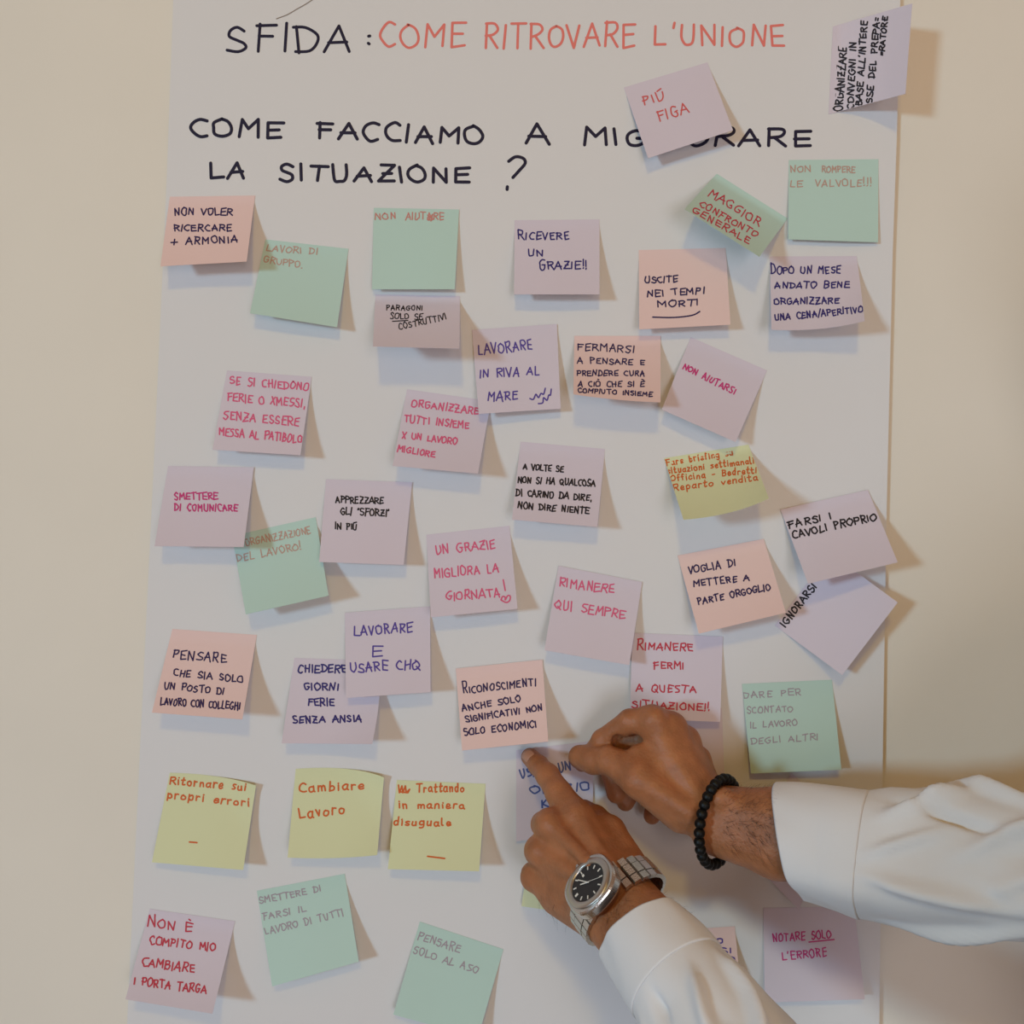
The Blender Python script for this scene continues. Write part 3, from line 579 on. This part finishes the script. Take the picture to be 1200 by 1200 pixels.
# head hair
def hairf(p):
    d = cone(p, hp(-22, 0, 22), hp(10, 0, 38), 88, 82)
    d = np.maximum(d, -((p - hp(-8, 0, -50).astype(np.float32)) @ nrm(UP * 1.0 - FW * .62).astype(np.float32)))
    return d
Vs, Qs = surface_nets(hairf, HC - .15, HC + .15, .006); link('hair', smooth_mesh(Vs, Qs, 3), Qs, M['hair'], person, True)

# --- clothes
def tube(path, rad, hint, n=72, per=8, disp=None, closed_lip=None):
    """lofted tube; rad: (ru, rv) per path point in mm; u is along hint"""
    path = np.array(path); m = len(path); S = np.linspace(0, m - 1, (m - 1) * per + 1); k = np.arange(m)
    def cr(Y):
        Y = np.array(Y, float); out = []
        for s in S:
            i = min(int(s), m - 2); t = s - i; p0, p1, p2, p3 = Y[max(i - 1, 0)], Y[i], Y[i + 1], Y[min(i + 2, m - 1)]
            out.append(.5 * (2 * p1 + (p2 - p0) * t + (2 * p0 - 5 * p1 + 4 * p2 - p3) * t * t + (3 * p1 - p0 - 3 * p2 + p3) * t ** 3))
        return np.array(out)
    C_ = cr(path); R_ = cr(rad); T = np.gradient(C_, axis=0); T /= np.linalg.norm(T, axis=1)[:, None]
    ln = np.concatenate([[0], np.cumsum(np.linalg.norm(np.diff(C_, axis=0), axis=1))])
    Vv = []
    for i in range(len(S)):
        u = nrm(hint - T[i] * np.dot(hint, T[i])); v = np.cross(u, T[i]); v = v if v[1] < 0 else -v
        for j in range(n):
            a = 2 * math.pi * j / n; e = 1 + (disp(a, ln[i] * 1000) / R_[i].mean() if disp else 0)
            Vv.append(C_[i] + (u * math.cos(a) * R_[i, 0] + v * math.sin(a) * R_[i, 1]) * e * mm)
    Ff = [(i * n + j, i * n + (j + 1) % n, (i + 1) * n + (j + 1) % n, (i + 1) * n + j) for i in range(len(S) - 1) for j in range(n)]
    return Vv, Ff
def adif(a, b): return (a - b + math.pi) % (2 * math.pi) - math.pi
def fold(a, s, a0, s0, da, ds, slope, amp, wa=.22, ws=40):
    q = adif(a, a0 + slope * (s - s0) / 100)
    return amp * math.exp(-(q / wa) ** 2) * math.exp(-((s - s0) / ws) ** 2)
def wr(seed, lst, ridge=None):
    r = random.Random(seed); ph = [r.uniform(0, 6.3) for _ in range(8)]
    def f(a, s, c=None):
        rg = 0 if ridge is None else 4.5 * math.exp(-(adif(a, ridge) / .30) ** 2) - 3.0 * math.exp(-(adif(a, ridge + .8) / .5) ** 2) - 2.0 * math.exp(-(adif(a, ridge - .75) / .5) ** 2)
        g_ = min(1, s / 28) ** 1.5
        d = 1.5 * math.sin(2 * a + s / 46 + ph[0]) + 1.2 * math.sin(3 * a - s / 31 + ph[1]) + .7 * math.sin(5 * a + s / 19 + ph[2]) + .5 * math.sin(8 * a - s / 14 + ph[3])
        return (d + 2.2 * sum(fold(a, s, *x) for x in lst)) * g_ + rg
    return f
# sleeve frames: angle 0 = up the image, pi/2 = towards the camera
rp = [P(926, 988, 104), P(972, 996, 119), P(1012, 1003, 132), P(1080, 1009, 148), P(1150, 1013, 162), P(1215, 1017, 175), R_EL + np.array([.02, 0, 0]), R_EL + .35 * (R_SH - R_EL), R_SH]
rrad = [(44, 36), (46, 38), (47.5, 40), (50, 44), (51.5, 47), (53, 49), (60, 56), (68, 64), (76, 72)]
rf = [(1.75, 40, 0, 0, .25, 4.5, .09, 70), (1.2, 30, 0, 0, -.9, 3.5, .09, 30), (.45, 55, 0, 0, -.9, 6, .11, 24), (.15, 95, 0, 0, 1.0, 5, .11, 30), (.9, 110, 0, 0, -.9, 4.5, .11, 30), (2.5, 70, 0, 0, -.6, 4.5, .11, 40), (1.4, 130, 0, 0, -.7, 4.5, .11, 35), (2.0, 140, 0, 0, .7, 4, .12, 40), (.7, 70, 0, 0, .8, -4, .09, 25), (1.0, 150, 0, 0, -.6, -4, .1, 35)]
lq = lambda t: WL + AL * t + BL * (.002 - .05 * max(0, t - .034))
lp = [lq(.04), lq(.06), lq(.082), lq(.105), lq(.14), lq(.18), L_EL + np.array([.005, -.005, -.005]), L_EL + .4 * (L_SH - L_EL), L_SH]
lrad = [(33, 31), (35, 33), (37, 36), (39.5, 38.5), (43, 42), (48, 46), (60, 57), (68, 64), (76, 72)]
lf = [(1.3, 45, 0, 0, .9, 4.5, .11, 22), (2.1, 60, 0, 0, -.9, 4, .11, 22), (.8, 75, 0, 0, 1.1, 5, .12, 26), (2.6, 40, 0, 0, .6, 3.5, .11, 26), (1.6, 90, 0, 0, .8, 5, .11, 30), (1.9, 20, 0, 0, .5, -3.5, .11, 16), (1.0, 105, 0, 0, -.7, 4.5, .11, 30), (.5, 40, 0, 0, .6, 4, .1, 22)]
UPH = np.array([0, 0, 1.0])
parts_v, parts_f = [], []
def add(Vv, Ff):
    b = sum(len(x) for x in parts_v); parts_v.append(np.array(Vv)); parts_f.extend([tuple(i + b for i in f) for f in Ff])
def shrink(rad, k): return [(a - k, b - k) for a, b in rad]
add(*tube([P(1001, 1002.6, 129)] + rp[3:], [(46.6, 40.0)] + rrad[3:], BR, per=16, disp=wr(3, rf, 1.9), n=120))
add(*tube([lq(.0765)] + lp[3:], [(37.2, 36.0)] + lrad[3:], BL, per=16, disp=wr(8, lf), n=120))
def torso(p):
    d = cone(p, L_SH, R_SH, 84, 84)
    ax = nrm(R_SH - L_SH)
    for s in (-.075, 0, .075):
        d = smin(d, cone(p, CH + ax * s, PEL + np.array([0, 0, .04]) + ax * s * .9, 118, 108), 40)
    d = np.maximum(d, .93 - p[..., 2])
    return np.maximum(d, -cone(p, hp(-18, 0, -30), (L_SH + R_SH) / 2 + np.array([.01, -.005, .06]), 60, 64))
lo, hi = lim([L_SH, R_SH, PEL, CH], .16); Vt, Qt = surface_nets(torso, lo, hi, .010); add(smooth_mesh(Vt, Qt, 3), [tuple(q) for q in Qt])
shirt = link('shirt', np.concatenate(parts_v), parts_f, M['shirt'], person, True)
def cuff(path, rad, hint, seed, tilt, ridge=None):
    """double cloth band with a rolled lip; the opening plane is leaned by tilt"""
    path = np.array(path); d0 = nrm(path[1] - path[0])
    f = wr(seed, []); rg_ = wr(seed, [], ridge) if ridge else (lambda a, s: 0.0); LN = float(np.sum(np.linalg.norm(np.diff(path, axis=0), axis=1))) * 1000; g2 = lambda a, s: f(a, s + 40) * .9 * max(0, 1 - s / LN) + rg_(a, 0)
    Vo, Fo = tube(path, rad, hint, per=10, disp=g2, n=96); Vi, _ = tube(path, shrink(rad, 2.2), hint, per=10, disp=g2, n=96)
    Vo, Vi = np.array(Vo), np.array(Vi); n = 96; m = len(Vo) // n
    for A_ in (Vo, Vi):
        for i in range(m):
            k = (1 - i / (m - 1)) ** 1.0
            for j in range(n):
                a = 2 * math.pi * j / n; A_[i * n + j] += d0 * k * mm * (tilt[0] * math.cos(a) + tilt[1] * math.sin(a))
    rim = (Vo[:n] + Vi[:n]) / 2 - d0 * .0013; end = (Vo[-n:] + Vi[-n:]) / 2 + d0 * .001
    Vv = np.concatenate([rim, Vo, end, Vi[::-1].reshape(m, n, 3)[:, ::-1].reshape(-1, 3) if False else np.concatenate([Vi[i * n:(i + 1) * n] for i in range(m - 1, -1, -1)])])
    R_ = len(Vv) // n; Ff = [(i * n + j, i * n + (j + 1) % n, ((i + 1) % R_) * n + (j + 1) % n, ((i + 1) % R_) * n + j) for i in range(R_) for j in range(n)]
    return link('cuff', Vv, Ff, M['shirt'], shirt, True)
cuff([P(926, 987, 104), P(950, 991, 112), P(972, 995, 119), P(992, 999, 126), P(1012, 1003, 132)], [(45, 36), (46.5, 37.5), (47.3, 39), (48, 40.5), (48.5, 41.2)], BR, 5, (-13, 3), 1.9)
cuff([lq(.034), lq(.045), lq(.056), lq(.068), lq(.08)], [(35.5, 33), (36.6, 34.4), (37.4, 35.6), (38.2, 36.8), (38.8, 37.6)], BL, 6, (5, 3))
def trous(p):
    d = cone(p, PEL + nrm(R_SH - L_SH) * .07, PEL - nrm(R_SH - L_SH) * .07, 112, 112)
    for f in ((.67, -.34, .10), (.81, -.56, .10)):
        k = np.array([(PEL[0] + f[0]) / 2 - .02, (PEL[1] + f[1]) / 2 + .01, .5])
        hpp = PEL + np.array([f[0] - PEL[0], f[1] - PEL[1], 0]) * .7
        d = smin(d, cone(p, hpp, k, 92, 70), 30); d = smin(d, cone(p, k, f, 70, 56), 20)
    return np.maximum(np.maximum(d, p[..., 2] - .955), .05 - p[..., 2])
lo, hi = lim([PEL, (.60, -.26, .06), (.86, -.64, .06)], .16); Vt, Qt = surface_nets(trous, lo, hi, .012); link('trousers', smooth_mesh(Vt, Qt, 2), Qt, M['trouser'], person, True)
for f in ((.67, -.34), (.81, -.56)):
    F2 = nrm(np.array([FW[0], FW[1], 0])); b = np.array([f[0], f[1], 0.])
    def shoe(p, b=b, F2=F2):
        d = cone(p, b - F2 * .05 + UPH * .045, b + F2 * .05 + UPH * .045, 42, 46); d = smin(d, cone(p, b + F2 * .05 + UPH * .04, b + F2 * .15 + UPH * .035, 44, 38), 20)
        d = smin(d, cone(p, b + UPH * .05, b + UPH * .10, 44, 46), 15); return np.maximum(np.maximum(d, -p[..., 2]), p[..., 2] - .12)
    Vt, Qt = surface_nets(shoe, b + np.array([-.25, -.25, -.01]), b + np.array([.25, .25, .14]), .008); link('shoe', smooth_mesh(Vt, Qt, 1), Qt, M['shoe'], person, True)

# ------------------------------------------------------------------ wristwatch on the lower arm
WN = nrm(NLv * math.cos(.30) - AL * math.sin(.30))
WC = WL + NLv * .0265 + AL * .001 + BL * .001                                     # underside of the case
Yd = -BL; Xd = nrm(np.cross(Yd, WN))                                    # 12 o'clock along the band
def wl(x, y, z): return WC + (Xd * x + Yd * y + WN * z) * mm * 1.06
watch = empty('wristwatch', WC)
tag(watch, 'steel wristwatch with a black dial on the wrist of the lower, pointing hand', 'watch')
bpy.context.view_layer.update()
def revolve(prof, n=72, sup=2.0, sides=0):
    """rings of (radius, z); superellipse sup, or a polygon with softened sides"""
    Vv = []
    for r, z in prof:
        for j in range(n):
            a = 2 * math.pi * j / n; k = 1.0
            if sides: q = (a + math.pi / sides) % (2 * math.pi / sides) - math.pi / sides; k = .35 + .65 * (math.cos(math.pi / sides) / math.cos(q)) * 1.03 if False else min(1.0, math.cos(math.pi / sides) * 1.055 / math.cos(q))
            if sup != 2: k = 1 / (abs(math.cos(a)) ** sup + abs(math.sin(a)) ** sup) ** (1 / sup)
            Vv.append(wl(r * k * math.cos(a), r * k * math.sin(a), z))
    m = len(prof); Ff = [(i * n + j, i * n + (j + 1) % n, (i + 1) * n + (j + 1) % n, (i + 1) * n + j) for i in range(m - 1) for j in range(n)]
    return Vv, Ff
def capped(prof, **k):
    Vv, Ff = revolve(prof, **k); n = 72; m = len(prof); Ff += [tuple(range(n))[::-1], tuple((m - 1) * n + j for j in range(n))]; return Vv, Ff
Vv, Ff = capped([(18, -1.5), (20.2, -.6), (20.8, 1), (20.8, 6), (20.2, 7.2), (19.2, 7.8), (15, 7.8)], sup=2.7); case = link('case', Vv, Ff, M['steel'], watch)
Vv, Ff = revolve([(18.6, 7.2), (18.8, 8.4), (18.3, 8.9), (14.9, 9.3), (14.3, 9.0), (14.0, 7.9)], sides=0); link('bezel', Vv, Ff, M['bezel'], watch, True)
Vv, Ff = capped([(14.4, 7.2), (14.4, 8.0), (14.1, 8.05)]); dial = link('dial', Vv, Ff, M['dial'], watch)
def bx(c, hx, hy, hz, ang=0):
    ca, sa = math.cos(ang), math.sin(ang); Vv = []
    for z in (-1, 1):
        for x, y in ((-1, -1), (1, -1), (1, 1), (-1, 1)):
            X, Y = x * hx, y * hy; Vv.append(wl(c[0] + X * ca - Y * sa, c[1] + X * sa + Y * ca, c[2] + z * hz))
    return Vv, [(3, 2, 1, 0), (4, 5, 6, 7), (0, 1, 5, 4), (1, 2, 6, 5), (2, 3, 7, 6), (3, 0, 4, 7)]
for h in range(12):
    a = h * math.pi / 6
    link('hour_marker', *bx((11.5 * math.sin(a), 11.5 * math.cos(a), 8.2), .42 if h else .8, 1.35, .18, -a), M['white'], dial)
for nm, L, wd, a, z in (('hour_hand', 6.6, .42, math.radians(38), 8.5), ('minute_hand', 10, .34, math.radians(62), 8.75), ('second_hand', 11.4, .14, math.radians(215), 8.95)):
    link(nm, *bx((math.sin(a) * L * .42, math.cos(a) * L * .42, z), wd, L * .58, .08, -a), M['white'], dial)
link('date_window', *bx((8.4, 0, 8.12), 1.1, .85, .08), M['white'], dial)
def crown():
    Vv, Ff = [], []
    for i, (x, r) in enumerate([(20.4, 2.2), (21, 3), (23.4, 3), (24, 2.4)]):
        for j in range(24):
            a = 2 * math.pi * j / 24; k = r * (1 + .05 * (j % 2)); Vv.append(wl(x, k * math.cos(a), 3.4 + k * math.sin(a)))
    Ff = [(i * 24 + j, i * 24 + (j + 1) % 24, (i + 1) * 24 + (j + 1) % 24, (i + 1) * 24 + j) for i in range(3) for j in range(24)] + [tuple(range(72, 96))]
    return Vv, Ff
link('crown', *crown(), M['steel'], watch)
# steel bracelet: rows of links round the wrist section
def ring_pt(t): # ellipse in the plane of B and N about the wrist centre
    k = 38.5 if math.cos(t) > 0 else 33.5
    return WL + AL * .003 + (BL * (k * math.cos(t) + 1) + NLv * 26 * math.sin(t) + AL * 7 * max(0, math.cos(t))) * mm, nrm(BL * math.cos(t) / k + NLv * math.sin(t) / 25), nrm(-BL * k * math.sin(t) + NLv * 25 * math.cos(t))
def linkbox(c, n, t, s, hs, ht, hn):
    Vv = []
    for z in (-1, 1):
        for x, y in ((-1, -1), (1, -1), (1, 1), (-1, 1)):
            k = .8 if z > 0 else 1; Vv.append(c + s * x * hs * mm * (1 - .06 * (z > 0)) + t * y * ht * mm * k + n * z * hn * mm)
    return Vv, [(3, 2, 1, 0), (4, 5, 6, 7), (0, 1, 5, 4), (1, 2, 6, 5), (2, 3, 7, 6), (3, 0, 4, 7)]
NLK = 25
ts = [math.radians(60) - i * math.radians(300) / (NLK - 1) for i in range(NLK)]
for i, t in enumerate(ts):
    c, n, tv = ring_pt(t); wd = 12.0 - 3.0 * math.sin(min(1, min(i, NLK - 1 - i) / 8) * math.pi / 2)
    Vv, Ff = [], []
    for (o_, hs, up) in ((-.72, .285, 0), (0, .42, .3), (.72, .285, 0)):
        a, b = linkbox(c + n * up * mm + AL * wd * o_ * mm, n, tv, AL, wd * hs, 3.35, 1.5); Ff += [tuple(q + len(Vv) for q in f) for f in b]; Vv += a
    link('bracelet_link', Vv, Ff, M['steel'] if i % 2 else M['steel'], watch)
    
# ------------------------------------------------------------------ bead bracelet on the upper arm
cb = WR + AR * .004 + NR * .0045
tl_ = nrm(AR - .10 * BR + .33 * NR); u_ = nrm(BR - tl_ * np.dot(BR, tl_)); v_ = np.cross(tl_, u_); v_ = v_ if v_[1] < 0 else -v_
brc = empty('bead_bracelet', cb)
tag(brc, 'black bead bracelet round the wrist of the upper hand', 'bracelet')
bpy.context.view_layer.update()
NB = 29; first = None
import bmesh
bm = bmesh.new(); bmesh.ops.create_uvsphere(bm, u_segments=14, v_segments=10, radius=.0045); bead_me = bpy.data.meshes.new('bead'); bm.to_mesh(bead_me); bm.free()
bead_me.materials.append(M['bead']); bead_me.polygons.foreach_set('use_smooth', [True] * len(bead_me.polygons))
inv = brc.matrix_basis.inverted()
for i in range(NB):
    a = 2 * math.pi * i / NB; q = cb + (u_ * 34 * math.cos(a) + v_ * 28.5 * math.sin(a)) * mm
    o = bpy.data.objects.new('bead', bead_me); C.objects.link(o); o.location = q; o.parent = brc; o.matrix_parent_inverse = inv
    o.scale = (1.0, 1.0, 1.0)
